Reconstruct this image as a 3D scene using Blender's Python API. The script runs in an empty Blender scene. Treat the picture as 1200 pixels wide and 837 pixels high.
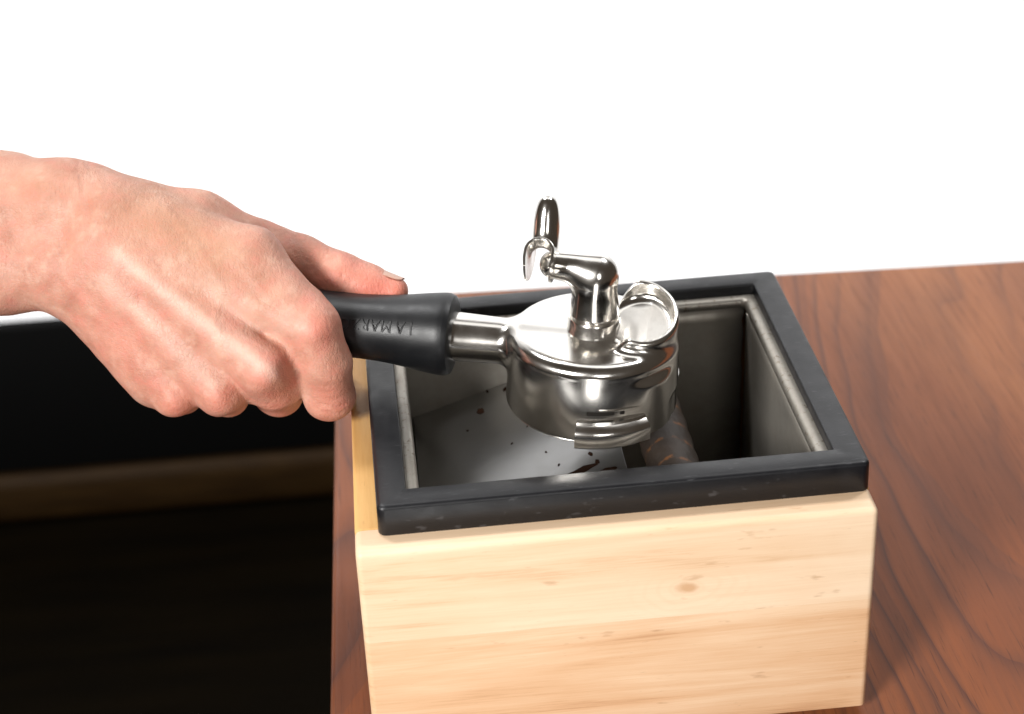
import bpy, bmesh, math, random
import numpy as np
from mathutils import Matrix, Vector

S = 0.001                      # everything below is written in millimetres
rnd = random.Random(7)
scene = bpy.context.scene
COL = scene.collection

# ------------------------------------------------------------------ camera
RC = np.array([[0.99502, -0.09134, -0.03995],      # rows: camera right, down, forward
               [-0.07985, -0.49025, -0.86792],
               [0.05969, 0.86678, -0.49510]])
CC = np.array([14.401, -571.138, 496.471])
FPX = 2141.0                                        # focal length in pixels of a 1200 wide picture
cam_d = bpy.data.cameras.new("camera")
cam = bpy.data.objects.new("camera", cam_d)
COL.objects.link(cam)
m = Matrix.Identity(4)
for i in range(3):
    m[i][0], m[i][1], m[i][2], m[i][3] = RC[0][i], -RC[1][i], -RC[2][i], CC[i] * S
cam.matrix_world = m
cam_d.sensor_fit = 'HORIZONTAL'
cam_d.sensor_width = 36.0
cam_d.lens = FPX / 1200 * 36
cam_d.clip_start, cam_d.clip_end = 0.02, 60
cam_d.dof.use_dof = True
cam_d.dof.focus_distance = 0.735
cam_d.dof.aperture_fstop = 10
scene.camera = cam

# ------------------------------------------------------------------ world, lamps, exposure
world = bpy.data.worlds.new("World")
scene.world = world
world.use_nodes = True
wb = world.node_tree.nodes["Background"]
wb.inputs[0].default_value = (1.0, 0.80, 0.62, 1)
wb.inputs[1].default_value = 0.055


def area(name, loc, target, sx, sy, power, color=(1, 1, 1)):
    d = bpy.data.lights.new(name, 'AREA')
    d.shape = 'RECTANGLE'
    d.size, d.size_y = sx, sy
    d.energy = power
    d.color = color
    o = bpy.data.objects.new(name, d)
    COL.objects.link(o)
    o.location = loc
    o.rotation_euler = (Vector(target) - Vector(loc)).to_track_quat('-Z', 'Y').to_euler()
    return o


area("key_softbox", (-1.48, -1.80, 1.22), (0.08, 0.04, 0.08), 0.6, 0.6, 110, (1, 0.985, 0.96))
area("front_softbox", (0.25, -1.7, 0.75), (0.1, 0.0, 0.05), 0.3, 0.5, 4.5, (1, 0.985, 0.965))
area("overhead_softbox", (0.25, 0.45, 1.5), (0.1, 0.08, 0.1), 0.8, 0.6, 2, (1, 0.99, 0.98))
area("added_streak_lamp", (-0.06, -1.0, -0.36), (0.09, 0.06, 0.15), 0.24, 0.62, 2.5, (1, 0.985, 0.96))  # added unseen lamp, set low to draw the bright vertical streak on the steel
area("backdrop_lamp", (-0.6, 0.75, 1.9), (-0.4, 2.2, 0.1), 0.5, 0.5, 38)
area("backdrop_lamp", (1.2, 0.75, 1.9), (1.0, 2.2, 0.1), 0.5, 0.5, 38)

vs = scene.view_settings
vs.view_transform = 'Standard'
vs.look = 'None'
vs.gamma = 1
vs.exposure = 0.0
vs.use_curve_mapping = False
scene.cycles.max_bounces = 8
scene.cycles.use_denoising = True


# ------------------------------------------------------------------ helpers
def uvd(u, v, d):
    """camera space point (mm): pixel of the 1200x837 picture at distance d along the view"""
    return np.array([(u - 600) / FPX * d, (v - 418.5) / FPX * d, d])


def cam2world(p):
    return np.asarray(p) @ RC + CC


def world2cam(p):
    return (np.asarray(p) - CC) @ RC.T


def on_plane(u, v, axis, val):
    d = RC.T @ np.array([(u - 600) / FPX, (v - 418.5) / FPX, 1])
    s = (val - CC[axis]) / d[axis]
    return CC + d * s


def tag(o, label=None, cat=None, kind=None, group=None):
    if label: o["label"] = label
    if cat: o["category"] = cat
    if kind: o["kind"] = kind
    if group: o["group"] = group
    return o


def empty(name, loc=(0, 0, 0), rot=(0, 0, 0)):
    o = bpy.data.objects.new(name, None)
    COL.objects.link(o)
    o.location = [c * S for c in loc]
    o.rotation_euler = rot
    o.empty_display_size = 0.02
    return o


def link(name, me, mat=None, parent=None, smooth=True):
    if mat: me.materials.append(mat)
    if smooth:
        for p in me.polygons: p.use_smooth = True
    o = bpy.data.objects.new(name, me)
    COL.objects.link(o)
    if parent: o.parent = parent
    return o


def mesh_np(name, v, f, mat=None, parent=None, smooth=True):
    me = bpy.data.meshes.new(name)
    me.from_pydata([tuple(p) for p in np.asarray(v, float) * S], [], [tuple(int(i) for i in q) for q in f])
    me.update()
    return link(name, me, mat, parent, smooth)


def from_bm(name, bm, mat=None, parent=None, smooth=False):
    bmesh.ops.recalc_face_normals(bm, faces=bm.faces)
    bmesh.ops.scale(bm, vec=(S, S, S), verts=bm.verts)
    me = bpy.data.meshes.new(name)
    bm.to_mesh(me)
    bm.free()
    return link(name, me, mat, parent, smooth)


def by_angle(o, deg=35):
    me = o.data
    bm = bmesh.new()
    bm.from_mesh(me)
    for f in bm.faces: f.smooth = True
    for e in bm.edges:
        if len(e.link_faces) == 2 and e.calc_face_angle(0) > math.radians(deg): e.smooth = False
    bm.to_mesh(me)
    bm.free()
    return o


def box(name, lo, hi, mat, parent=None, bev=1.0, seg=3, only=None):
    bm = bmesh.new()
    bmesh.ops.create_cube(bm, size=1)
    for v in bm.verts:
        for i in range(3):
            v.co[i] = lo[i] if v.co[i] < 0 else hi[i]
    geom = bm.edges[:] if only is None else [e for e in bm.edges if only(e.verts[0].co, e.verts[1].co)]
    if bev: bmesh.ops.bevel(bm, geom=geom, offset=bev, segments=seg, profile=0.5, affect='EDGES')
    o = from_bm(name, bm, mat, parent, True)
    return by_angle(o, 60)


def lathe(name, prof, mat, parent=None, n=96, axis='z', closed=False):
    pts, faces = [], []
    for r, z in prof:
        for k in range(n):
            a = 2 * math.pi * k / n
            if axis == 'z': pts.append((r * math.cos(a), r * math.sin(a), z))
            else: pts.append((z, r * math.cos(a), r * math.sin(a)))
    m_ = len(prof)
    for i in range(m_ if closed else m_ - 1):
        j = (i + 1) % m_
        for k in range(n):
            l = (k + 1) % n
            faces.append((i * n + k, i * n + l, j * n + l, j * n + k))
    if not closed:
        faces.append(tuple(range(n)))
        faces.append(tuple(range((m_ - 1) * n, m_ * n)))
    bm = bmesh.new()
    vs_ = [bm.verts.new(p) for p in pts]
    for f in faces: bm.faces.new([vs_[i] for i in f])
    return by_angle(from_bm(name, bm, mat, parent, True), 40)


def rrect(x0, y0, x1, y1, r, n=6):
    out = []
    for cx, cy, a0 in ((x1 - r, y0 + r, -90), (x1 - r, y1 - r, 0), (x0 + r, y1 - r, 90), (x0 + r, y0 + r, 180)):
        for k in range(n + 1):
            a = math.radians(a0 + 90 * k / n)
            out.append((cx + r * math.cos(a), cy + r * math.sin(a)))
    return out


def loft(name, loops, mat, parent=None, closed=False, caps=(False, False), ang=35):
    bm = bmesh.new()
    rows = [[bm.verts.new(p) for p in lp] for lp in loops]
    n = len(rows[0])
    pairs = list(zip(rows, rows[1:])) + ([(rows[-1], rows[0])] if closed else [])
    for a, b in pairs:
        for k in range(n):
            l = (k + 1) % n
            bm.faces.new((a[k], a[l], b[l], b[k]))
    if caps[0]: bm.faces.new(rows[0])
    if caps[1]: bm.faces.new(rows[-1])
    return by_angle(from_bm(name, bm, mat, parent, True), ang)


# ---- signed distance modelling (numpy) for cast metal and for the hand
def sd_cone(P, a, b, r1, r2):
    a, b = np.asarray(a, np.float32), np.asarray(b, np.float32)
    ba = b - a
    L = float(ba @ ba)
    t = np.clip(((P - a) @ ba) / L, 0, 1)
    # small correction so tapered ends stay round
    d = np.linalg.norm(P - a - t[..., None] * ba, axis=-1)
    return d - (r1 + (r2 - r1) * t)


def smin(a, b, k):
    h = np.maximum(k - np.abs(a - b), 0) / k
    return np.minimum(a, b) - h * h * k * 0.25


def smax(a, b, k):
    return -smin(-a, -b, k)


def surface_net(fn, lo, hi, h, project=2):
    lo, hi = np.asarray(lo, np.float32), np.asarray(hi, np.float32)
    n = np.ceil((hi - lo) / h).astype(int) + 1
    ax = [lo[i] + h * np.arange(n[i], dtype=np.float32) for i in range(3)]
    val = np.empty(n, np.float32)
    step = max(1, int(400000 // (n[1] * n[2])))
    for s in range(0, n[0], step):
        g = np.stack(np.meshgrid(ax[0][s:s + step], ax[1], ax[2], indexing='ij'), -1)
        val[s:s + step] = fn(g)
    sg = val < 0
    c = n - 1
    cnt = np.zeros(c, np.int32)
    acc = np.zeros(tuple(c) + (3,), np.float32)
    offs = [(i, j, k) for i in (0, 1) for j in (0, 1) for k in (0, 1)]
    def sl(o): return tuple(slice(o[i], o[i] + c[i]) for i in range(3))
    for a in offs:
        for d in range(3):
            if a[d]: continue
            b = list(a); b[d] = 1
            va, vb = val[sl(a)], val[sl(b)]
            mix = (va < 0) != (vb < 0)
            t = np.where(mix, va / np.where(mix, va - vb, 1), 0)
            for i in range(3):
                acc[..., i] += np.where(mix, a[i] + (t if i == d else 0), 0)
            cnt += mix
    act = cnt > 0
    idx = -np.ones(c, np.int64)
    idx[act] = np.arange(act.sum())
    cell = np.stack(np.nonzero(act), -1)
    V = lo + h * (cell + acc[act] / cnt[act][:, None])
    F = []
    for d in range(3):
        e, f = (d + 1) % 3, (d + 2) % 3
        s0 = [slice(1, n[i] - 1) for i in range(3)]
        s0[d] = slice(0, n[d] - 1)
        s1 = list(s0); s1[d] = slice(1, n[d])
        A, B = sg[tuple(s0)], sg[tuple(s1)]
        w = np.nonzero(A != B)
        pos = np.stack(w, -1) + np.array([0 if i == d else 1 for i in range(3)])
        flip = A[w]
        def cid(de, df):
            q = pos.copy(); q[:, e] -= de; q[:, f] -= df
            return idx[q[:, 0], q[:, 1], q[:, 2]]
        quad = np.stack([cid(1, 1), cid(0, 1), cid(0, 0), cid(1, 0)], -1)
        quad[~flip] = quad[~flip][:, ::-1]
        F.append(quad)
    F = np.concatenate(F)
    def grad(X):
        e = 0.05
        g = np.stack([fn(X + np.eye(3, dtype=np.float32)[i] * e) - fn(X - np.eye(3, dtype=np.float32)[i] * e) for i in range(3)], -1) / (2 * e)
        return g
    for _ in range(project):
        g = grad(V)
        q = np.maximum((g * g).sum(-1), 0.05)
        V = V - np.clip(fn(V) / q, -h, h)[:, None] * g
    g = grad(V)
    N = g / np.maximum(np.linalg.norm(g, axis=-1), 1e-6)[:, None]
    return V.astype(np.float64), F, N.astype(np.float64)


def net_mesh(name, V, F, N, mat, parent, custom=True):
    me = bpy.data.meshes.new(name)
    me.vertices.add(len(V)); me.vertices.foreach_set("co", (V * S).astype(np.float32).ravel())
    me.loops.add(F.size); me.loops.foreach_set("vertex_index", F.astype(np.int32).ravel())
    me.polygons.add(len(F))
    me.polygons.foreach_set("loop_start", np.arange(0, F.size, 4, dtype=np.int32))
    me.update(calc_edges=True)
    me.validate()
    o = link(name, me, mat, parent, True)
    if custom and len(me.vertices) == len(N):
        me.normals_split_custom_set_from_vertices([tuple(x) for x in N])
    return o


# ------------------------------------------------------------------ materials
class NT:
    def __init__(self, name):
        self.mat = bpy.data.materials.new(name)
        self.mat.use_nodes = True
        self.t = self.mat.node_tree
        self.b = self.t.nodes["Principled BSDF"]

    def n(self, typ, **kw):
        nd = self.t.nodes.new(typ)
        for k, v in kw.items():
            if k in nd.inputs.keys() if isinstance(k, str) else False:
                self.set(nd, k, v)
            else:
                setattr(nd, k, v)
        return nd

    def set(self, nd, k, v):
        s = nd.inputs[k]
        if hasattr(v, 'is_output'): self.t.links.new(v, s)
        else: s.default_value = v

    def p(self, **kw):
        for k, v in kw.items():
            self.set(self.b, k.replace('_', ' '), v)

    def coords(self, kind='Object', scale=(1, 1, 1), loc=(0, 0, 0), rot=(0, 0, 0)):
        tc = self.n('ShaderNodeTexCoord')
        mp = self.n('ShaderNodeMapping')
        self.t.links.new(tc.outputs[kind], mp.inputs[0])
        mp.inputs['Scale'].default_value = scale
        mp.inputs['Location'].default_value = loc
        mp.inputs['Rotation'].default_value = rot
        return mp.outputs[0]

    def noise(self, vec, scale=5., detail=4., rough=.55, dist=0.):
        nd = self.n('ShaderNodeTexNoise')
        self.set(nd, 'Vector', vec); self.set(nd, 'Scale', scale); self.set(nd, 'Detail', detail)
        self.set(nd, 'Roughness', rough); self.set(nd, 'Distortion', dist)
        return nd.outputs[0]

    def ramp(self, fac, stops, interp='LINEAR'):
        nd = self.n('ShaderNodeValToRGB')
        nd.color_ramp.interpolation = interp
        self.set(nd, 'Fac', fac)
        el = nd.color_ramp.elements
        while len(el) < len(stops): el.new(0.5)
        for e, (p_, c) in zip(el, stops):
            e.position = p_
            e.color = c if len(c) == 4 else (*c, 1)
        return nd.outputs[0]

    def mix(self, fac, a, b, mode='MIX'):
        nd = self.n('ShaderNodeMix', data_type='RGBA', blend_type=mode)
        for s, v in ((nd.inputs[0], fac), (nd.inputs[6], a), (nd.inputs[7], b)):
            if hasattr(v, 'is_output'): self.t.links.new(v, s)
            else: s.default_value = v if not isinstance(v, tuple) or len(v) == 4 else (*v, 1)
        return nd.outputs[2]

    def math(self, op, a, b=0., c=0.):
        nd = self.n('ShaderNodeMath', operation=op)
        for s, v in zip(nd.inputs, (a, b, c)):
            if hasattr(v, 'is_output'): self.t.links.new(v, s)
            else: s.default_value = v
        return nd.outputs[0]

    def rng(self, v, a, b, c, d):
        nd = self.n('ShaderNodeMapRange')
        self.set(nd, 0, v)
        for i, x in enumerate((a, b, c, d)): nd.inputs[i + 1].default_value = x
        return nd.outputs[0]

    def bump(self, h, strength=.2, dist=.001, normal=None):
        nd = self.n('ShaderNodeBump')
        self.set(nd, 'Height', h); nd.inputs['Strength'].default_value = strength
        nd.inputs['Distance'].default_value = dist
        if normal is not None: self.set(nd, 'Normal', normal)
        return nd.outputs[0]

    def sep(self, vec):
        nd = self.n('ShaderNodeSeparateXYZ')
        self.set(nd, 0, vec)
        return nd.outputs


def lin(r, g, b):
    f = lambda c: ((c / 255 + .055) / 1.055) ** 2.4 if c > 10 else c / 255 / 12.92
    return (f(r), f(g), f(b))


def mat_plain(name, col, rough=.5, metal=0., spec=.5):
    k = NT(name)
    k.p(Base_Color=(*col, 1), Roughness=rough, Metallic=metal, Specular_IOR_Level=spec)
    return k.mat


def mat_wood(name, pale, mid, dark, seed, knot=None, scale=1.0, rough=.5):
    """light oiled board; grain runs along object X"""
    k = NT(name)
    v = k.coords('Object', (2.2 * scale, 14 * scale, 34 * scale), (seed, seed * 1.7, seed * .6))
    low = k.noise(k.coords('Object', (3, 9, 11), (seed * 3, 2, seed)), 3.0, 3, .5, .6)
    big = k.noise(v, 1.6, 5, .6, .9)
    fine = k.noise(k.coords('Object', (14, 300, 520), (seed, 0, 0)), 3, 4, .7)
    g = k.math('ADD', k.math('MULTIPLY', big, .75), k.math('MULTIPLY', fine, .25))
    g = k.math('ADD', g, k.math('MULTIPLY', k.math('SUBTRACT', low, .5), .45))
    c = k.ramp(g, [(.28, dark), (.44, mid), (.66, pale)])
    # short dark pores and flecks
    por = k.noise(k.coords('Object', (60, 700, 700), (seed * 5, 0, 0)), 2.2, 2, .6)
    c = k.mix(k.rng(por, .68, .80, 0, .45), c, tuple(x * .55 for x in dark))
    mk = k.noise(k.coords('Object', (26, 80, 95), (seed * 2, 1, 3)), 2.0, 3, .6)
    c = k.mix(k.rng(mk, .66, .76, 0, .5), c, tuple(x * .8 for x in dark))
    if knot:
        for (kx, kz, sx, sz, amt) in knot:
            co = k.coords('Object', (1, 1, 1))
            x, y, z = k.sep(co)
            wob = k.math('MULTIPLY', k.math('SUBTRACT', k.noise(co, 70, 4), .5), 1.6)
            dx = k.math('MULTIPLY', k.math('SUBTRACT', x, kx * S), 1 / (sx * S))
            dz = k.math('MULTIPLY', k.math('SUBTRACT', z, kz * S), 1 / (sz * S))
            d = k.math('ADD', k.math('SQRT', k.math('ADD', k.math('MULTIPLY', dx, dx), k.math('MULTIPLY', dz, dz))), wob)
            ring = k.math('MULTIPLY', k.math('SINE', k.math('MULTIPLY', d, 6.0)), .5)
            fade = k.rng(d, 1.0, 6.5, .36, 0)
            c = k.mix(k.math('MULTIPLY', k.rng(ring, 0, .5, 0, 1), fade), c, mid)
            c = k.mix(k.rng(d, .55, 1.15, amt, 0), c, dark)
    k.p(Base_Color=c, Roughness=rough, Specular_IOR_Level=.35)
    k.p(Normal=k.bump(k.math('ADD', fine, k.math('MULTIPLY', por, -.4)), .12, .0006))
    return k.mat


def mat_walnut():
    k = NT("walnut")
    co = k.coords('Object', (1, 1, 1), rot=(0, 0, math.radians(4)))
    # growth rings cut lengthwise: contours of a slowly wandering field, long in Y
    w1 = k.noise(k.coords('Object', (4.5, 1.5, 1), (1.3, .2, 0)), 1.0, 2, .45)
    w2 = k.noise(k.coords('Object', (16, 4.5, 1), (4.1, .7, 0)), 1.0, 2, .5)
    x, y, z = k.sep(co)
    fld = k.math('ADD', k.math('MULTIPLY', x, 26), k.math('ADD', k.math('MULTIPLY', w1, 17), k.math('MULTIPLY', w2, 2.2)))
    ring = k.math('FRACT', fld)
    ring2 = k.math('FRACT', k.math('MULTIPLY', fld, .37))
    streak = k.noise(k.coords('Object', (420, 14, 1)), 1.0, 4, .65)
    pore = k.noise(k.coords('Object', (1100, 42, 1)), 1.0, 2, .6)
    broad = k.noise(k.coords('Object', (9, 2.2, 1), (7, 1, 0)), 1.0, 3, .5)
    c = k.ramp(broad, [(.30, (.150, .044, .016)), (.5, (.235, .074, .026)), (.70, (.325, .116, .041))])
    late = k.math('POWER', ring, 5.0)
    lead = k.rng(ring, 0, .10, .55, 0)
    amp = k.rng(k.noise(k.coords('Object', (14, 3, 1), (3, 5, 0)), 1.0, 2, .5), .35, .62, .12, .85)
    c = k.mix(k.math('MULTIPLY', k.math('ADD', late, lead), amp), c, (.062, .026, .020))
    c = k.mix(k.math('MULTIPLY', k.math('POWER', ring2, 2.5), .38), c, (.10, .040, .026))
    c = k.mix(k.rng(streak, .42, .75, 0, .40), c, (.10, .038, .022))
    c = k.mix(k.rng(pore, .60, .74, 0, .55), c, (.040, .016, .011))
    k.p(Base_Color=c, Roughness=k.rng(streak, .3, .7, .34, .46), Specular_IOR_Level=.2)
    k.p(Normal=k.bump(k.math('ADD', streak, k.math('MULTIPLY', pore, -.8)), .10, .0005))
    return k.mat


def mat_rubber(name, col=(.012, .012, .015), rough=.45, scratch=True):
    k = NT(name)
    n1 = k.noise(k.coords('Object', (1, 1, 1)), 90, 5, .65)
    n2 = k.noise(k.coords('Object', (1, 1, 1)), 1800, 2, .5)
    sc = k.noise(k.coords('Object', (160, 900, 300), rot=(0, 0, .6)), 1, 2, .5)
    dust = k.rng(n1, .55, .8, 0, .25)
    c = k.mix(dust, col, tuple(x * 2.4 + .006 for x in col))
    if scratch: c = k.mix(k.rng(sc, .64, .74, 0, .6), c, (.06, .06, .065))
    k.p(Base_Color=c, Roughness=k.rng(n1, .3, .7, rough - .07, rough + .1), Specular_IOR_Level=.42)
    k.p(Normal=k.bump(n2, .12, .0003))
    return k.mat


def mat_steel(name, rough=.12, aniso=0., col=(.66, .635, .60), smudge=.10, bump=.03):
    k = NT(name)
    n1 = k.noise(k.coords('Object', (1, 1, 1)), 75, 5, .6)
    n2 = k.noise(k.coords('Object', (60, 60, 2600)), 1, 3, .6)
    k.p(Base_Color=k.mix(k.rng(n1, .5, .8, 0, .30), col, (.60, .54, .46)), Metallic=1.0,
        Roughness=k.rng(n1, .35, .75, rough, rough + smudge))
    if aniso:
        tg = k.n('ShaderNodeTangent', direction_type='RADIAL', axis='Z')
        k.p(Anisotropic=aniso, Tangent=tg.outputs[0])
    if bump: k.p(Normal=k.bump(n2, bump, .0003))
    return k.mat


def mat_liner():
    k = NT("worn_liner_steel")
    g = k.noise(k.coords('Object', (1, 1, 1)), 46, 6, .68)
    f = k.noise(k.coords('Object', (1, 1, 1)), 380, 4, .7)
    br = k.noise(k.coords('Object', (1200, 1200, 20)), 1, 3, .6)
    x, y, z = k.sep(k.coords('Object'))
    c = k.mix(k.rng(g, .45, .72, 0, .5), (.37, .345, .305), (.23, .195, .155))
    # coffee grime that has crept under the rubber rim and gathered on the lip
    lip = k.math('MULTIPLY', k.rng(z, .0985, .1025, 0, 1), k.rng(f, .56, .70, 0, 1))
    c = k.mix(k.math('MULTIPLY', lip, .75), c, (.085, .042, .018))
    c = k.mix(k.rng(k.math('MULTIPLY', g, f), .43, .50, 0, .8), c, (.05, .025, .012))
    k.p(Base_Color=c, Metallic=.75, Roughness=k.rng(g, .3, .7, .36, .55))
    k.p(Normal=k.bump(k.math('ADD', br, f), .06, .0004))
    return k.mat


def mat_bar():
    k = NT("coffee_stained_rubber_sleeve")
    co = k.coords('Object')
    x, y, z = k.sep(co)
    wob = k.noise(k.coords('Object', (1, .25, 1)), 60, 3, .6)
    ph = k.math('ADD', k.math('MULTIPLY', y, 430), k.math('MULTIPLY', wob, 9))
    s = k.math('SINE', ph)
    n = k.noise(co, 260, 4, .7)
    ring = k.math('MULTIPLY', k.rng(s, .75, .98, 0, 1), k.rng(n, .46, .60, 0, 1))
    c = k.mix(k.math('MULTIPLY', ring, .9), (.034, .023, .016), (.19, .075, .022))
    k.p(Base_Color=c, Roughness=.6, Specular_IOR_Level=.4, Normal=k.bump(k.math('ADD', s, n), .35, .0008))
    return k.mat


def mat_skin():
    k = NT("skin")
    at = k.n('ShaderNodeAttribute', attribute_name='tone')
    tr, tg, tb = k.n('ShaderNodeSeparateColor').outputs[:3]
    sp = [n for n in k.t.nodes if n.type == 'SEPARATE_COLOR'][0]
    k.t.links.new(at.outputs['Color'], sp.inputs[0])
    co = k.coords('Object')
    n1 = k.noise(co, 60, 4, .6)
    n2 = k.noise(co, 330, 4, .6)
    c = k.mix(k.rng(n1, .35, .68, 0, 1), (.425, .19, .130), (.575, .305, .225))
    c = k.mix(k.rng(n2, .45, .75, 0, .28), c, (.60, .27, .195))
    n3 = k.noise(k.coords('Object', (1, 1, 1), (3, 1, 2)), 130, 3, .55)
    c = k.mix(k.rng(n3, .50, .68, 0, .45), c, (.58, .20, .15))
    c = k.mix(k.rng(n3, .30, .44, .35, 0), c, (.66, .43, .33))
    c = k.mix(k.math('MULTIPLY', tr, .9), c, (.66, .20, .145))      # red: knuckles, finger tips
    c = k.mix(k.math('MULTIPLY', tg, .6), c, (.46, .255, .15))       # brown: tanned skin, creases
    c = k.mix(k.math('MULTIPLY', tb, .6), c, (.80, .62, .52))        # pale: skin stretched over tendons
    fine = k.n('ShaderNodeTexVoronoi', feature='DISTANCE_TO_EDGE')
    k.set(fine, 'Vector', k.coords('Object', (1, 1, 1)))
    fine.inputs['Scale'].default_value = 640
    cell = k.rng(fine.outputs[0], 0, .16, 0, 1)
    wr = k.noise(k.coords('Object', (700, 320, 320), rot=(.3, .5, .5)), 1, 3, .6)
    h = k.math('ADD', k.math('MULTIPLY', cell, .16), k.math('ADD', k.math('MULTIPLY', wr, .8), k.math('MULTIPLY', n2, .9)))
    k.p(Base_Color=c, Roughness=k.rng(n2, .3, .7, .46, .60), Specular_IOR_Level=.38)
    k.p(Subsurface_Weight=.22, Subsurface_Radius=(1.0, .32, .16), Subsurface_Scale=.0035)
    k.p(Normal=k.bump(h, .5, .0008))
    return k.mat


M_walnut = mat_walnut()
PALE, MID, DARK = (.80, .60, .375), (.70, .455, .235), (.50, .265, .105)
kn = [(117.5, 67.0, 5.2, 3.0, .75)]
M_wood_up = mat_wood("pale_rubberwood", (.80, .615, .435), (.72, .505, .325), (.53, .30, .15), 1.0, kn)
M_wood_low = mat_wood("streaked_rubberwood", (.765, .555, .37), (.66, .415, .24), (.43, .215, .10), 4.3)
M_wood_side = mat_wood("oiled_rubberwood", (.70, .43, .17), (.60, .33, .11), (.40, .19, .05), 7.7)
M_rim = mat_rubber("black_rim_rubber", (.0055, .0056, .0072), .38)
M_grip = mat_rubber("black_grip_rubber", (.0055, .0058, .0068), .40, False)
M_liner = mat_liner()
M_bar = mat_bar()
M_body = mat_steel("turned_steel", .15, .55, (.78, .755, .715))
M_chrome = mat_steel("polished_steel", .14, 0, (.82, .795, .755), .12, .02)
M_slot = mat_plain("slot_shadow_steel", (.02, .017, .014), .5, .6)
M_coffee = mat_plain("dried_coffee", (.018, .007, .003), .9, 0, .08)
M_coffee2 = mat_plain("yellowed_coffee_film", (.16, .12, .045), .5)
M_skin = mat_skin()
M_black = mat_plain("black_laminate", (.002, .002, .002), .6, 0, .06)
M_foot = mat_plain("black_foot_rubber", (.01, .01, .01), .7)


# ------------------------------------------------------------------ the setting
def sheet(name, pts, mat, kind='structure'):
    return tag(mesh_np(name, pts, [tuple(range(len(pts)))], mat, None, False), kind=kind)


k = NT("dark_floor_boards")
n1 = k.noise(k.coords('Object', (1.2, 9, 1)), 3, 4, .6)
k.p(Base_Color=k.ramp(n1, [(.35, (.0012, .0008, .0003)), (.7, (.0028, .0017, .0005))]), Roughness=.7, Specular_IOR_Level=.02)
FZ = -720
sheet('floor', [(-3000, -3000, FZ), (3000, -3000, FZ), (3000, 1300, FZ), (-3000, 1300, FZ)], k.mat)
k = NT("white_paper")
k.p(Base_Color=(.88, .885, .895, 1), Roughness=.85, Specular_IOR_Level=.1)
prof = [(1300, FZ + 1)] + [(1900 + 300 * math.sin(a), FZ + 301 - 300 * math.cos(a)) for a in np.linspace(0, math.pi / 2, 12)] + [(2200, 2600)]
pv = [(x, y, z) for (y, z) in prof for x in (-3000, 3000)]
bd = mesh_np('backdrop', pv, [(2 * i, 2 * i + 1, 2 * i + 3, 2 * i + 2) for i in range(len(prof) - 1)], k.mat, None, True)
tag(bd, 'seamless white paper backdrop sweeping up behind the walnut table', kind='structure')

# low black cabinet far behind, left of the table
cab = empty('low_cabinet', (-500, 1300, FZ))
tag(cab, 'low black cabinet with a brown skirting strip, blurred behind the hand', 'cabinet')
k = NT("brown_skirting_wood")
n1 = k.noise(k.coords('Object', (2, 2, 14)), 4, 3, .6)
k.p(Base_Color=k.ramp(n1, [(.3, (.010, .0045, .001)), (.7, (.024, .012, .003))]), Roughness=.6, Specular_IOR_Level=.08)
def rel(lo, hi): return [a - b for a, b in zip(lo, (-500, 1300, FZ))], [a - b for a, b in zip(hi, (-500, 1300, FZ))]
lo, hi = rel((-1500, 1258, -650), (15, 1276, -459)); box('cabinet_body', lo, hi, M_black, cab, 4)
lo, hi = rel((-1500, 1250, FZ + .5), (15, 1290, -652)); box('skirting_strip', lo, hi, k.mat, cab, 18, 6)

# table
TZ = -4.0
tab = empty('table', (150, 100, FZ))
tag(tab, 'walnut table with long dark grain under the coffee knock box', 'table')
off = np.array([150, 100, FZ])
out = [(-29, -75), (820, -105), (830, 352), (-21.5, 392)]
def inset(p, d):
    c = np.mean(p, axis=0); return [(x + (d if x < c[0] else -d), y + (d if y < c[1] else -d)) for x, y in p]
loops = []
for dz, ins in ((-28, 2.5), (-27, .8), (-25, 0), (-3, 0), (-1.2, .6), (-.3, 1.7), (0, 3.2)):
    loops.append([(x - off[0], y - off[1], TZ + dz - off[2]) for x, y in inset(out, ins)])
top = loft('tabletop', loops, M_walnut, tab, caps=(True, True), ang=50)
for x, y in ((30, -40), (740, -65), (745, 280), (70, 315)):
    box('leg', (x - 25 - off[0], y - 25 - off[1], 0.5), (x + 25 - off[0], y + 25 - off[1], TZ - 28.4 - off[2]), M_walnut, tab, 3)

# ------------------------------------------------------------------ knock box
kb = empty('knock_box', (90, 82, TZ))
tag(kb, 'pale wooden coffee knock box with black rubber rim and steel liner on the walnut table', 'knock box')
KO = np.array([90, 82, TZ])
def kbox(name, lo, hi, mat, bev=1.0, parent=None, only=None):
    """box given in world mm but with its own origin, so its grain is mapped in world mm"""
    o = box(name, [a - b for a, b in zip(lo, (0, 0, 0))], [a - b for a, b in zip(hi, (0, 0, 0))], mat, parent or kb, bev, 4, only)
    o.location = tuple(-KO * S)
    return o
XL, XR, YF, YB, HT = -9.1, 190.6, -9.7, 174.0, 96.4
SEAM = 54.0
fp = kbox('front_plank', (XL, YF, SEAM + .02), (XR, 5.4, HT - .1), M_wood_up, 2.6, only=lambda p, q: (p.z > 90 and q.z > 90 and not (p.y > 0 and q.y > 0)) or (p.y < 0 and q.y < 0 and abs(p.x - q.x) < 1))
tag(fp, 'pale upper front plank with a brown knot')
fl = kbox('front_plank', (XL, YF, 0), (XR, 3.4, SEAM), M_wood_low, 2.6, only=lambda p, q: p.y < 0 and q.y < 0 and abs(p.x - q.x) < 1)
tag(fl, 'lower front plank with darker straight grain')
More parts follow.
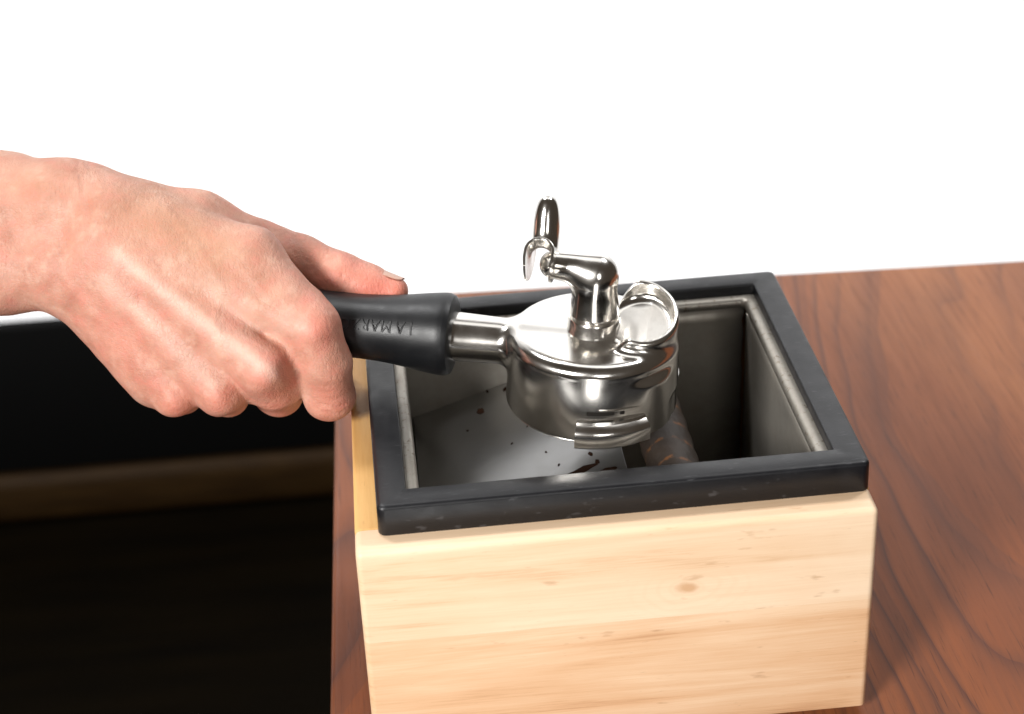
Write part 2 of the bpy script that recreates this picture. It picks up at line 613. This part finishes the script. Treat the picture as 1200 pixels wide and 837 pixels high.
# side and back boards: grain along Y, so build them rotated
def side(name, x0, x1):
    o = box(name, (5.5, 0, 0), (YB - 13, x1 - x0, HT), M_wood_side, kb, 1.3)
    o.rotation_euler = (0, 0, math.pi / 2)
    o.location = ((x1 - KO[0]) * S, -KO[1] * S, -KO[2] * S)
    return o
side('side_panel', XL, XL + 13)
side('side_panel', XR - 13, XR)
kbox('back_panel', (XL, YB - 12.9, 0), (XR, YB, HT), M_wood_side, 1.3)
kbox('bottom_panel', (XL + 13.2, 3.6, 1), (XR - 13.2, YB - 13.1, 5), M_wood_side, .4)
for x in (8, 173):
    for y in (12, 150):
        f_ = lathe('rubber_foot', [(7, -4), (8, -3.4), (8, .9)], M_foot, kb, 24)
        f_.location = ((x - KO[0]) * S, (y - KO[1]) * S, -KO[2] * S)

# rubber rim, turned about a degree against the box
rim_a = 0.0135
W_, D_, T_ = 190.0, 165.0, 13.36
Z1 = 109.72; Z0 = Z1 - T_ + .15
def ringloop(ins, z, r): return [(x, y, z) for x, y in rrect(ins, ins, W_ - ins, D_ - ins, r)]
loops = [ringloop(12.0, Z0, .8), ringloop(12.0, Z1 - 1.0, .8), ringloop(11.75, Z1 - .3, .9), ringloop(11.1, Z1, 1.0),
         ringloop(1.9, Z1, 1.9), ringloop(.8, Z1 - .35, 2.6), ringloop(.25, Z1 - 1.1, 3), ringloop(.12, Z1 - 1.8, 3.0), ringloop(0, Z0 + .6, 3.2), ringloop(.4, Z0, 3)]
rim = loft('rim', loops, M_rim, kb, closed=True, ang=50)
rim.rotation_euler = (0, 0, rim_a)
rim.location = tuple(-KO * S)

# steel liner: rolled lip, then four walls that do not quite meet in the back right corner
lin_root = None
LZ = 104.2
bm = bmesh.new()
def quad(a, b, c, d):
    bm.faces.new([bm.verts.new(p) for p in (a, b, c, d)])
lip = [(12.15, LZ - .6), (12.4, LZ - .1), (13.0, LZ), (15.0, LZ - .05), (15.8, LZ - .4), (16.3, LZ - 1.2), (16.5, LZ - 3.5)]
def strip(rows):
    vv = [[bm.verts.new(p) for p in r] for r in rows]
    for a, b in zip(vv, vv[1:]):
        for k_ in range(len(a) - 1): bm.faces.new((a[k_], a[k_ + 1], b[k_ + 1], b[k_]))
rows = []
for i, z in lip:
    lp = rrect(i, i, W_ - i, D_ - i, 1.2 + max(0, (i - 12.4)) * .5)
    rows.append([(x, y, z) for x, y in lp] + [(lp[0][0], lp[0][1], z)])
strip(rows)
I = 16.5
zb = 6.0
x0, x1, y0, y1 = I, W_ - I, I, D_ - I
def wall(p, q, a=0., b=0., nz=14, nx=10):
    p, q = np.array(p, float), np.array(q, float)
    d = (q - p) / np.linalg.norm(q - p)
    rr = []
    for iz in range(nz + 1):
        z = LZ - 3.5 + (zb - LZ + 3.5) * iz / nz
        j1, j2 = (a * (1 + .35 * math.sin(iz * 2.1)) if iz else 0), (b * (1 + .35 * math.sin(iz * 1.7 + 1)) if iz else 0)
        A, B = p + d * j1, q - d * j2
        rr.append([tuple(A + (B - A) * t) + (z,) for t in np.linspace(0, 1, nx)])
    strip(rr)
wall((x0, y0), (x1, y0)); wall((x1, y0), (x1, y1), 0, .9); wall((x1, y1), (x0, y1), 1.1, 0); wall((x0, y1), (x0, y0))
quad((x0, y0, zb), (x1, y0, zb), (x1, y1, zb), (x0, y1, zb))
bmesh.ops.remove_doubles(bm, verts=bm.verts, dist=.05)
liner = from_bm('liner', bm, M_liner, kb, True)
by_angle(liner, 40)
sm = liner.modifiers.new('sheet', 'SOLIDIFY'); sm.thickness = .0006; sm.offset = 1
liner.rotation_euler = (0, 0, rim_a); liner.location = tuple(-KO * S)
liner['label'] = 'worn grey steel liner with coffee splashes'

# knock bar with stained rubber sleeve, running front to back
bar = empty('knock_bar'); bar.parent = kb
bar.location = tuple((np.array([122.3, 82, 80]) - KO) * S)
bm = bmesh.new()
n = 48; rows = []
for y in np.linspace(-62, 62, 42):
    rr = 10.7 + .25 * math.sin(y * .43)
    rows.append([(rr * math.cos(2 * math.pi * k_ / n), y, rr * math.sin(2 * math.pi * k_ / n)) for k_ in range(n)])
rr_ = [[bm.verts.new(p) for p in r] for r in rows]
for a, b in zip(rr_, rr_[1:]):
    for k_ in range(n): bm.faces.new((a[k_], a[(k_ + 1) % n], b[(k_ + 1) % n], b[k_]))
bm.faces.new(rr_[0]); bm.faces.new(rr_[-1])
by_angle(from_bm('sleeve', bm, M_bar, bar, True), 40)
core = lathe('rod', [(5, -66.5), (5, 66.5)], M_chrome, bar, 24); core.rotation_euler = (math.pi / 2, 0, 0)

# splashes of coffee on the liner's back wall (each a thin dried drop)
bm = bmesh.new(); bm2 = bmesh.new()
PZ, SL = 85.0, math.radians(18)         # the plate slopes down to the left from its right edge
pe = [on_plane(722, 515, 2, PZ), on_plane(735, 550, 2, PZ)]
PX = pe[1][0]
PN = np.array([-math.sin(SL), 0, math.cos(SL)]); PT = np.array([math.cos(SL), 0, math.sin(SL)])
PQ = np.array([PX, 0, PZ])
def drop(B, u, v, w, h, th=.35):
    d = RC.T @ np.array([(u - 600) / FPX, (v - 418.5) / FPX, 1])
    c = CC + d * (((PQ - CC) @ PN) / (d @ PN))
    nseg = 14
    ph = rnd.random() * 6
    low, high = [], []
    for k_ in range(nseg):
        a = 2 * math.pi * k_ / nseg
        r = 1 + .25 * math.sin(2 * a + ph) + .12 * math.sin(5 * a + ph * 2)
        o_ = PT * (w * r * math.cos(a)) + np.array([0, 1, 0]) * (h * 1.6 * r * math.sin(a))
        low.append(tuple(c + o_ + PN * .02)); high.append(tuple(c + o_ * .75 + PN * th))
    vs1 = [B.verts.new(p) for p in low]; vs2 = [B.verts.new(p) for p in high]
    for k_ in range(nseg): B.faces.new((vs1[k_], vs1[(k_ + 1) % nseg], vs2[(k_ + 1) % nseg], vs2[k_]))
    B.faces.new(vs2)
k = NT("scuffed_plate_steel")
g = k.noise(k.coords('Object', (1, 1, 1)), 60, 4, .6)
k.p(Base_Color=k.mix(k.rng(g, .35, .8, 0, .35), (.25, .248, .245), (.20, .19, .175)), Metallic=1.0, Roughness=k.rng(g, .2, .8, .26, .33))
plen = (PX - I - .6) / math.cos(SL)
pl_ = box('plate', (-plen, I + .6, -1.5), (0, D_ - I - .6, 0), k.mat, kb, .3)
pl_['label'] = 'scuffed steel plate left of the knock bar, spotted with coffee'
pl_.rotation_euler = (0, -SL, 0); pl_.location = tuple((np.array([PX, 1.2, PZ]) - KO) * S)
for d in ((563, 482, 1.1, 1.5), (533, 463, .7, .8), (571, 459, .5, .5), (592, 456, .8, .8), (692, 532, .7, .8), (700, 541, .6, 1.0),
          (680, 552, 5.0, 1.2), (712, 551, 3.0, .8), (655, 545, .4, .4), (640, 530, .35, .35), (600, 520, .4, .3), (618, 500, .3, .3), (548, 505, .4, .3)):
    drop(bm, d[0], d[1], d[2] * 1.35, d[3] * 1.35)
drop(bm2, 565, 441, 1.3, 1.6)
o = tag(from_bm('coffee_splash', bm, M_coffee, kb), kind='stuff'); o.location = tuple(-KO * S)
o = from_bm('coffee_stain', bm2, M_coffee2, kb); o.location = tuple(-KO * S)

# ------------------------------------------------------------------ portafilter (held upside down)
PC = np.array([92.3, 71.5, 140.0])
YAW, TILT = math.radians(15), math.radians(3.0)
PM = Matrix.Rotation(-YAW, 3, 'Z') @ Matrix.Rotation(TILT, 3, 'Y')
PMn = np.array(PM)
pf = empty('portafilter', PC, PM.to_euler())
tag(pf, 'steel espresso portafilter held upside down by its black rubber handle', 'portafilter')
def p2w(p): return PMn @ np.asarray(p, float) + PC


TC = np.array([18.7, -3.3])               # centre of the tilted dished pad
c_, s_ = math.cos(-YAW), math.sin(-YAW)
# the pad rises towards the back of the picture; direction in local axes
up_dir = np.array([c_ * 0.0 + s_ * 1.0, -s_ * 0.0 + c_ * 1.0])
def _step(t): return t * t * (3 - 2 * t)
def body_sdf(P):
    x, y, z = P[..., 0], P[..., 1], P[..., 2]
    r = np.sqrt(x * x + y * y)
    rr = 5.2
    qx, qz = r - (34.0 - rr) - np.clip(-z - 6, 0, 26) * .045, z + rr
    d = np.minimum(np.maximum(qx, qz), 0) + np.sqrt(np.maximum(qx, 0) ** 2 + np.maximum(qz, 0) ** 2) - rr
    # neck tube, flat on top
    yy, zz = y, z + 10.2
    tr = 9.4 + np.clip((-x - 34) / 30, 0, 1) * 1.0
    tube = np.sqrt(yy * yy + zz * zz) - tr
    tube = smax(tube, z + .15, 1.6)
    tube = np.maximum(tube, np.maximum(-66 - x, x + 10))
    d = smin(d, tube, 5.0)
    # tilted pad with a dished floor
    a, b = x - TC[0], y - TC[1]
    rt = np.sqrt(a * a + b * b)
    sl = a * up_dir[0] + b * up_dir[1]
    topz = 11.6 + .42 * sl - _step(np.clip((-1.5 - a) / 14, 0, 1)) * 14
    boss = smax(rt - 15.6, (z - topz) * .93, 1.6)
    boss = np.maximum(boss, -20 - z)
    d = smin(d, boss, 4.0)
    flo = np.maximum(5.2 + .34 * sl + .22 * np.minimum(a, 4), .1)
    dish = smax(rt - 13.6, (flo - z) * .95, 3.0)
    d = smax(d, -dish, .7)
    d = smax(d, z * 0 + (-32.4 - z), .8)
    # fuller side under the pad, straight down to the rim
    q = np.sqrt((x - 16) ** 2 + (y + 11) ** 2) - 17.2
    q = smax(q, z + 7.5, 4.0)
    d = smin(d, np.maximum(q, -32.4 - z), 1.5)
    # hollow inside (the basket seat)
    hol = np.maximum(r - 30.5, z + 6.5)
    d = smax(d, -hol, .8)
    return d


V, F, N = surface_net(body_sdf, (-67.5, -38, -34), (38, 38, 20), .62, 3)
body = net_mesh('body', V, F, N, M_body, pf)

# filter basket inside, seen as a thin bright rim below the body
lathe('basket', [(29.9, -33.8), (33.6, -33.8), (34.1, -33.3), (33.6, -32.6), (30.0, -32.6), (29.0, -8), (28.6, -8), (29.4, -33.2)], M_chrome, pf, 96, closed=True)


def arc_sweep(name, prof, a0, a1, mat, parent, n=26, zslope=0.):
    rows = []
    for k_ in range(n + 1):
        t = k_ / n
        a = math.radians(a0 + (a1 - a0) * t)
        rows.append([(r * math.cos(a), r * math.sin(a), z + zslope * (t - .5)) for r, z in prof])
    return loft(name, rows, mat, parent, caps=(True, True), ang=30)


lug = [(33.5, -21.8), (36.4, -22.6), (36.9, -23.6), (38.6, -24.4), (39.9, -25.6), (40.3, -26.8), (40.3, -31.8), (39.7, -32.6), (33.5, -32.8)]
arc_sweep('locking_lug', lug, -92, -47, M_chrome, pf, zslope=.8)
arc_sweep('locking_lug', lug, 88, 133, M_chrome, pf, zslope=.8)
# slots round the band: raised dark strips, the groove's shade put into their colour
def slot(a0, a1, z0, z1, r, mat, name='slot_shade_strip'):
    return arc_sweep(name, [(r - 1, z0), (r, z0), (r, z1), (r - 1, z1)], a0, a1, mat, pf, 30)
slot(-86, -68, -20.3, -18.6, 35.02, M_slot)
slot(-64, -61, -20.3, -18.6, 35.02, M_slot)
slot(-30, 14, -20.3, -18.8, 35.18, M_slot)
slot(-78, -31, -18.55, -18.1, 35.25, M_chrome, 'spring_wire')
slot(-31, 16, -18.75, -18.3, 35.35, M_chrome, 'spring_wire')

# collar and elbow
lathe('collar', [(8.4, -.6), (11.4, -.4), (11.2, .5), (10.8, 1.3), (10.7, 5.0), (10.3, 5.8), (8.9, 6.0), (8.9, 7.6)], M_chrome, pf, 72)
EH = 27.0
EX = -21.5
def elbow_sdf(P):
    x, y, z = P[..., 0], P[..., 1], P[..., 2]
    neck = sd_cone(P, (0, 0, 4), (-.3, 0, 21), 10.5, 8.7)
    neck = smax(neck, 6.9 - z, .8)
    arm = sd_cone(P, (.8, 0, 25.6), (EX + 4.5, 0, EH), 7.3, 5.7)
    return smin(neck, arm, 5.0)
V, F, N = surface_net(elbow_sdf, (-29, -13, 5.5), (13, 13, 36), .5, 3)
net_mesh('elbow', V, F, N, M_chrome, pf)

def spline(prof, m=5):
    pts = np.array(prof, float); out_ = []
    for i in range(len(pts) - 1):
        p0, p1, p2, p3 = pts[max(i - 1, 0)], pts[i], pts[i + 1], pts[min(i + 2, len(pts) - 1)]
        for t in np.linspace(0, 1, m, endpoint=False):
            out_.append(tuple(.5 * ((2 * p1) + (-p0 + p2) * t + (2 * p0 - 5 * p1 + 4 * p2 - p3) * t * t + (-p0 + 3 * p1 - 3 * p2 + p3) * t ** 3)))
    out_.append(tuple(pts[-1])); return out_
# double spout: a half-pipe bent into a U whose two tips point up; open side outwards
def spout():
    ctl = [(-13.2, 11.5), (-9, 6.0), (-3.5, 2.6), (3, 2.4), (7.5, 6.0), (10.8, 13.0), (13.6, 22.5)]
    fine = spline(ctl, 8)
    rows = []
    n_ = len(fine)
    for i, (py, pz) in enumerate(fine):
        t = i / (n_ - 1)                        # 0 = tip towards the front, 1 = tip at the back
        j0, j1 = max(i - 1, 0), min(i + 1, n_ - 1)
        ty, tz = fine[j1][0] - fine[j0][0], fine[j1][1] - fine[j0][1]
        L = math.hypot(ty, tz); ty, tz = ty / L, tz / L
        ny, nz = -tz, ty                        # towards the inside of the bend, the closed back of the channel
        ro = 6.0 - .7 * t
        th = 1.15
        lg = 8.6 * (1 - t) ** .6 * (1 - .35 * max(0, 1 - t * 6)) + 1.6
        sc = 1.0
        if t > .80: sc = max(.25, math.sqrt(max(0, 1 - ((t - .80) / .2) ** 2 * .93)))
        ro *= sc; th_ = min(th, ro * .6)
        ri = ro - th_
        sec = [(-ro + .7, -lg)] + [(-ro, -lg * .45)] + [(ro * math.cos(a), ro * math.sin(a)) for a in np.linspace(math.pi, 0, 17)] + [(ro, -lg * .45), (ro - .7, -lg)]
        sec += [(ri - .45, -lg), (ri, -lg * .45)] + [(ri * math.cos(a), ri * math.sin(a)) for a in np.linspace(0, math.pi, 17)] + [(-ri, -lg * .45), (-ri + .45, -lg)]
        rows.append([(EX - .4 + .8 * (1 - t) + sx, py + ny * sn, EH + 1.0 + pz + nz * sn) for sx, sn in sec])
    o = loft('spout', rows, M_chrome, pf, caps=(True, True), ang=50)
    bv = o.modifiers.new('soft_edges', 'BEVEL'); bv.width = .0003; bv.segments = 2; bv.limit_method = 'ANGLE'
    return o
spout()

# rubber handle; x runs away from the body
hp = [(7, -57.5), (14.6, -57.5), (16.2, -58.2), (17.0, -60.0), (17.1, -62.5), (16.6, -67), (15.6, -74), (14.4, -82), (13.7, -90), (13.4, -98),
      (13.5, -110), (13.7, -122), (13.9, -135), (13.8, -148), (13.2, -160), (12.0, -168), (9.5, -172.5), (5, -174.5)]
HZ = -9.6
handle = lathe('handle', hp[:3] + spline(hp[3:]), M_grip, pf, 72, axis='x')
handle.location = (0, 0, HZ * S)
def handle_r(x):
    xs = [-p[1] for p in hp]; rs = [p[0] for p in hp]
    return float(np.interp(-x, xs, rs))

# moulded maker's lettering: raised, upside down because the tool is inverted
cu = bpy.data.curves.new('lettering', 'FONT')
cu.body = "LA MARZOCCO"
cu.size = 6.1; cu.extrude = 0.0; cu.space_character = 1.1; cu.space_word = .55
to = bpy.data.objects.new('lettering_source', cu); COL.objects.link(to)
bpy.context.view_layer.update()
tm = bpy.data.meshes.new_from_object(to.evaluated_get(bpy.context.evaluated_depsgraph_get()))
bpy.data.objects.remove(to)
bm = bmesh.new(); bm.from_mesh(tm); bpy.data.meshes.remove(tm)
bmesh.ops.triangulate(bm, faces=bm.faces)
ext = bmesh.ops.extrude_face_region(bm, geom=bm.faces[:])
for g in ext['geom']:
    if isinstance(g, bmesh.types.BMVert): g.co.z = .48
A0 = math.radians(147)          # angle round the handle where the line of text sits (0 = +y, 90 = up)
for v in bm.verts:
    tx, ty, tz = v.co
    x = -72.0 - tx
    r = handle_r(x) + .10 + tz
    a = A0 + (ty - 2) / 12.6 * 1.0
    v.co = (x, r * math.cos(a), r * math.sin(a))
for v in bm.verts: pass
let = from_bm('lettering', bm, mat_plain('moulded_rubber', (.0062, .0064, .0074), .5, 0, .4), handle)

# ------------------------------------------------------------------ the hand
ax0, ax1 = p2w((-60, 0, HZ)), p2w((-174, 0, HZ))
ca0, ca1 = world2cam(ax0), world2cam(ax1)
def axis_at(u):
    """handle axis in camera space where it is seen at column u"""
    k_ = (u - 600) / FPX
    t = (k_ * ca0[2] - ca0[0]) / ((ca1 - ca0)[0] - k_ * (ca1 - ca0)[2])
    return ca0 + (ca1 - ca0) * t
D0 = axis_at(365)[2]
print('axis', [(u, (axis_at(u)[:2] / axis_at(u)[2] * FPX + np.array([600, 418.5])).round(1), axis_at(u)[2].round(1)) for u in (520, 440, 365, 310, 258, 200)])
def J(u, v, dz, rel_axis=False): return uvd(u, v, (axis_at(u)[2] if rel_axis else D0) + dz)

# name: point, radius (mm)
wr1, wr2 = J(88, 245, 4), J(88, 318, 0)
body_parts = [   # (a, b, ra, rb, k)
    (J(-420, 235, 40), J(0, 240, 12), 26, 21, 1), (J(-420, 330, 40), J(0, 308, 10), 26, 20, 10),
    (J(0, 240, 12), J(75, 242, 4), 20, 18.5, 10), (J(0, 308, 10), J(80, 313, 2), 20, 17.5, 10),
    (J(75, 242, 4), J(150, 258, -4), 18.5, 15, 8), (J(80, 313, 2), J(150, 330, -4), 18, 16, 8),
    # metacarpals: index, middle, ring, little
    (J(130, 262, -8), J(368, 382, -25), 14, 9.3, 8),
    (J(130, 285, -10), J(306, 432, -25), 14, 9.2, 7),
    (J(125, 310, -9), J(256, 458, -17), 14, 8.8, 7),
    (J(115, 335, -5), J(206, 462, -8), 13, 8.2, 7),
    (J(362, 395, -16), J(318, 436, -14), 9.5, 9.5, 7), (J(340, 385, -14), J(342, 440, -8), 8.5, 8.5, 6), (J(306, 440, -14), J(258, 460, -8), 8, 8, 7),
    # flesh at the edge of the hand and the palm
    (J(105, 345, 4), J(185, 440, 2), 15, 14, 8),
    (J(140, 300, 4), J(270, 400, -2), 16, 13, 8),
    # ball of the thumb and first dorsal muscle
    (J(110, 240, 6), J(235, 262, 6), 15, 12.5, 8),
    (J(235, 262, 6), J(318, 292, 10), 12.5, 9.5, 7),
    (J(200, 275, -8), J(292, 305, -13), 14, 12.5, 9),
    (J(292, 305, -13), J(352, 360, -20), 12.5, 9.5, 8),
]
fingers = [
    # index
    [(J(368, 382, -25), 9.8), (J(381, 425, -16), 10.6), (J(386, 463, -4), 10.4), (J(392, 462, 19), 8.4), (J(384, 415, 30), 7.5)],
    # middle
    [(J(306, 432, -25), 9.4), (J(322, 450, -9), 10.4), (J(326, 459, 12), 10.2), (J(322, 450, 36), 8.2), (J(318, 400, 40), 7.4)],
    # ring
    [(J(256, 458, -17), 8.8), (J(266, 463, 8), 8.8), (J(268, 458, 26), 8.8), (J(266, 430, 46), 7.8), (J(262, 395, 44), 7.0)],
    # little
    [(J(206, 462, -8), 8.2), (J(214, 462, 12), 8.0), (J(216, 452, 28), 8.0), (J(214, 430, 44), 7.0), (J(212, 400, 42), 6.4)],
]
thumb = [(J(312, 288, 10), 9.4), (J(352, 303, 8), 9.4), (J(400, 326, 6), 10.2), (J(430, 336, 5), 9.0), (J(460, 342, 3), 6.5)]


def hand_sdf(P):
    d = None
    for a, b, r1, r2, k_ in body_parts:
        e = sd_cone(P, a, b, r1, r2)
        d = e if d is None else smin(d, e, k_)
    body_d = d
    tot = body_d
    for ch in fingers:
        f = None
        for (a, ra), (b, rb) in zip(ch, ch[1:]):
            e = sd_cone(P, a, b, ra, rb)
            f = e if f is None else smin(f, e, 2.5)
        tot = np.minimum(tot, smin(body_d, f, 5.0))
    f = None
    for (a, ra), (b, rb) in zip(thumb, thumb[1:]):
        e = sd_cone(P, a, b, ra, rb)
        f = e if f is None else smin(f, e, 4)
    return np.minimum(tot, smin(body_d, f, 4.0))


lo_u, hi_u = J(-330, 160, 60), J(500, 520, 60)
V, F, N = surface_net(hand_sdf, (lo_u[0], J(0, 150, 60)[1], D0 - 48), (hi_u[0], hi_u[1], D0 + 62), 1.0, 2)

# ---- sculpting strokes on the back of the hand: (points in picture columns/rows of the hand's dorsal view, width px, height mm)
def seg_dist(U, pl):
    best = np.full(len(U), 1e9)
    for a, b in zip(pl, pl[1:]):
        a, b = np.array(a, float), np.array(b, float)
        t = np.clip(((U - a) @ (b - a)) / ((b - a) @ (b - a)), 0, 1)
        best = np.minimum(best, np.linalg.norm(U - a - t[:, None] * (b - a), axis=1))
    return best
U = V[:, :2] / V[:, 2:3] * FPX + np.array([600, 418.5])
face = np.clip(-N[:, 2] * 1.6, 0, 1) * (V[:, 2] < D0 + 8)
ridges = [
    ([(140, 300), (230, 372), (318, 438)], 9, .75), ([(190, 300), (290, 362), (368, 392)], 11, .55),
    ([(130, 330), (195, 395), (258, 462)], 9, .6), ([(120, 345), (165, 410), (205, 470)], 9, .5),
    ([(255, 385), (300, 412), (330, 446)], 6, .5),
    ([(206, 268), (262, 300), (300, 345), (335, 370)], 10, -.7),
    ([(205, 350), (255, 395), (290, 430)], 9, -.7), ([(165, 350), (215, 410), (240, 450)], 9, -.65),
    ([(140, 370), (180, 430)], 9, -.4), ([(100, 215), (112, 280), (98, 335), (78, 372)], 8, -.55),
    ([(120, 280), (175, 300)], 8, .35), ([(280, 450), (292, 470)], 6, -.8), ([(232, 470), (236, 485)], 7, -.6),
    ([(345, 400), (350, 440)], 8, -.7), ([(160, 345), (230, 345)], 7, .25),
    ([(372, 388), (372, 389)], 13, .7), ([(310, 440), (310, 441)], 12, .9), ([(257, 468), (258, 468)], 12, .6), ([(204, 472), (204, 473)], 12, .5),
    ([(398, 300), (412, 322)], 7, .5),
    # veins
    ([(196, 246), (232, 288), (262, 338), (296, 374)], 4.5, .42), ([(150, 322), (198, 338), (236, 362), (262, 398)], 4.5, .42),
    ([(232, 288), (282, 312), (318, 352)], 4, .35), ([(20, 300), (70, 322), (112, 372)], 4.5, .35), ([(262, 338), (250, 380), (268, 420)], 4, .35),
    # fine creases at the joints
    ([(376, 474), (396, 478), (410, 470)], 2.0, -.35), ([(378, 482), (396, 486), (408, 479)], 1.8, -.3), ([(372, 466), (392, 468), (412, 460)], 1.8, -.22),
    ([(366, 452), (388, 452), (410, 446)], 2.2, -.16),
    ([(395, 303), (402, 322)], 2, -.28), ([(404, 305), (411, 324)], 2, -.28), ([(388, 300), (394, 316)], 2, -.2),
    ([(90, 190), (100, 235), (104, 270)], 3, -.3), ([(104, 192), (114, 232)], 2.5, -.25), ([(300, 478), (322, 484), (340, 478)], 2, -.3),
]
disp = np.zeros(len(V))
for pl, w, h in ridges:
    disp += h * np.exp(-(seg_dist(U, pl) / w) ** 2)
V = V + N * (.88 * disp * face)[:, None]
# gentle lumpiness so no part is a perfect tube
lump = .22 * np.sin(V[:, 0] * .31 + 1.3 * np.sin(V[:, 1] * .22)) * np.sin(V[:, 1] * .27 + V[:, 2] * .19)
V = V + N * lump[:, None]
Vw = V @ RC + CC
tone = np.zeros((len(V), 4), np.float32); tone[:, 3] = 1
def blob(u, v, r, dmin=-1e9, dmax=1e9): return np.exp(-(((U[:, 0] - u) ** 2 + (U[:, 1] - v) ** 2) / r ** 2))
for u, v, r, a in ((372, 388, 26, .55), (312, 440, 24, .5), (258, 470, 22, .45), (205, 476, 22, .45), (405, 318, 30, .5), (452, 345, 26, .85), (430, 352, 22, .6), (392, 472, 26, .45), (322, 478, 22, .45), (150, 400, 50, .25)):
    tone[:, 0] += a * blob(u, v, r)
for u, v, r, a in ((215, 270, 45, .7), (160, 240, 45, .6), (260, 300, 34, .6), (240, 350, 28, .35), (30, 215, 55, .45), (310, 350, 26, .4)):
    tone[:, 1] += a * blob(u, v, r)
for pl, w, a in (([(140, 300), (230, 372), (318, 438)], 9, .6), ([(120, 330), (195, 395), (250, 450)], 10, .4), ([(250, 340), (300, 380), (350, 385)], 14, .35)):
    tone[:, 2] += a * np.exp(-(seg_dist(U, pl) / w) ** 2)
tone[:, :3] = np.clip(tone[:, :3], 0, 1)

hand_root = empty('hand', cam2world(J(250, 380, 0)))
tag(hand_root, 'bare right hand and forearm gripping the black portafilter handle, thumb laid along it', 'hand')
HO = cam2world(J(250, 380, 0))
skin = net_mesh('skin', Vw - HO, F, N @ RC, M_skin, hand_root, False)
att = skin.data.attributes.new('tone', 'FLOAT_COLOR', 'POINT')
att.data.foreach_set('color', tone.ravel())

# thumb nail: a thin curved plate on the upper side of the thumb tip
k = NT("fingernail")
k.p(Base_Color=(.52, .32, .245, 1), Roughness=.42, Specular_IOR_Level=.5)
M_nail = k.mat
def nail(a, b, r0, r1, upv, length0, length1, half, mat, name):
    a, b = np.asarray(a), np.asarray(b)
    ax = (b - a) / np.linalg.norm(b - a)
    upv = upv - ax * (upv @ ax); upv /= np.linalg.norm(upv)
    sd = np.cross(ax, upv)
    rows_t, rows_b = [], []
    for t in np.linspace(0, 1, 10):
        L = length0 + (length1 - length0) * t
        c = a + ax * L
        r = r0 + (r1 - r0) * t + .30 - .25 * (1 - t)
        hw = half * (1 - .35 * max(0, (t - .75) / .25) ** 2) * (.85 + .15 * min(1, t * 4))
        rows_t.append([c + r * (upv * math.cos(x) + sd * math.sin(x)) for x in np.linspace(-hw, hw, 11)])
        rows_b.append([c + (r - .35) * (upv * math.cos(x) + sd * math.sin(x)) for x in np.linspace(-hw, hw, 11)])
    rows = [list(t_) + list(reversed(b_)) for t_, b_ in zip(rows_t, rows_b)]
    rows = [[tuple(cam2world(p) - HO) for p in r] for r in rows]
    return loft(name, rows, mat, hand_root, caps=(True, True), ang=50)
ta, tb = thumb[3][0], thumb[4][0]
Lt = np.linalg.norm(tb - ta)
nail(ta, tb, 8.7, 6.35, np.array([.05, -1.0, -.05]), Lt * .3, Lt + 3.6, .62, M_nail, 'fingernail')
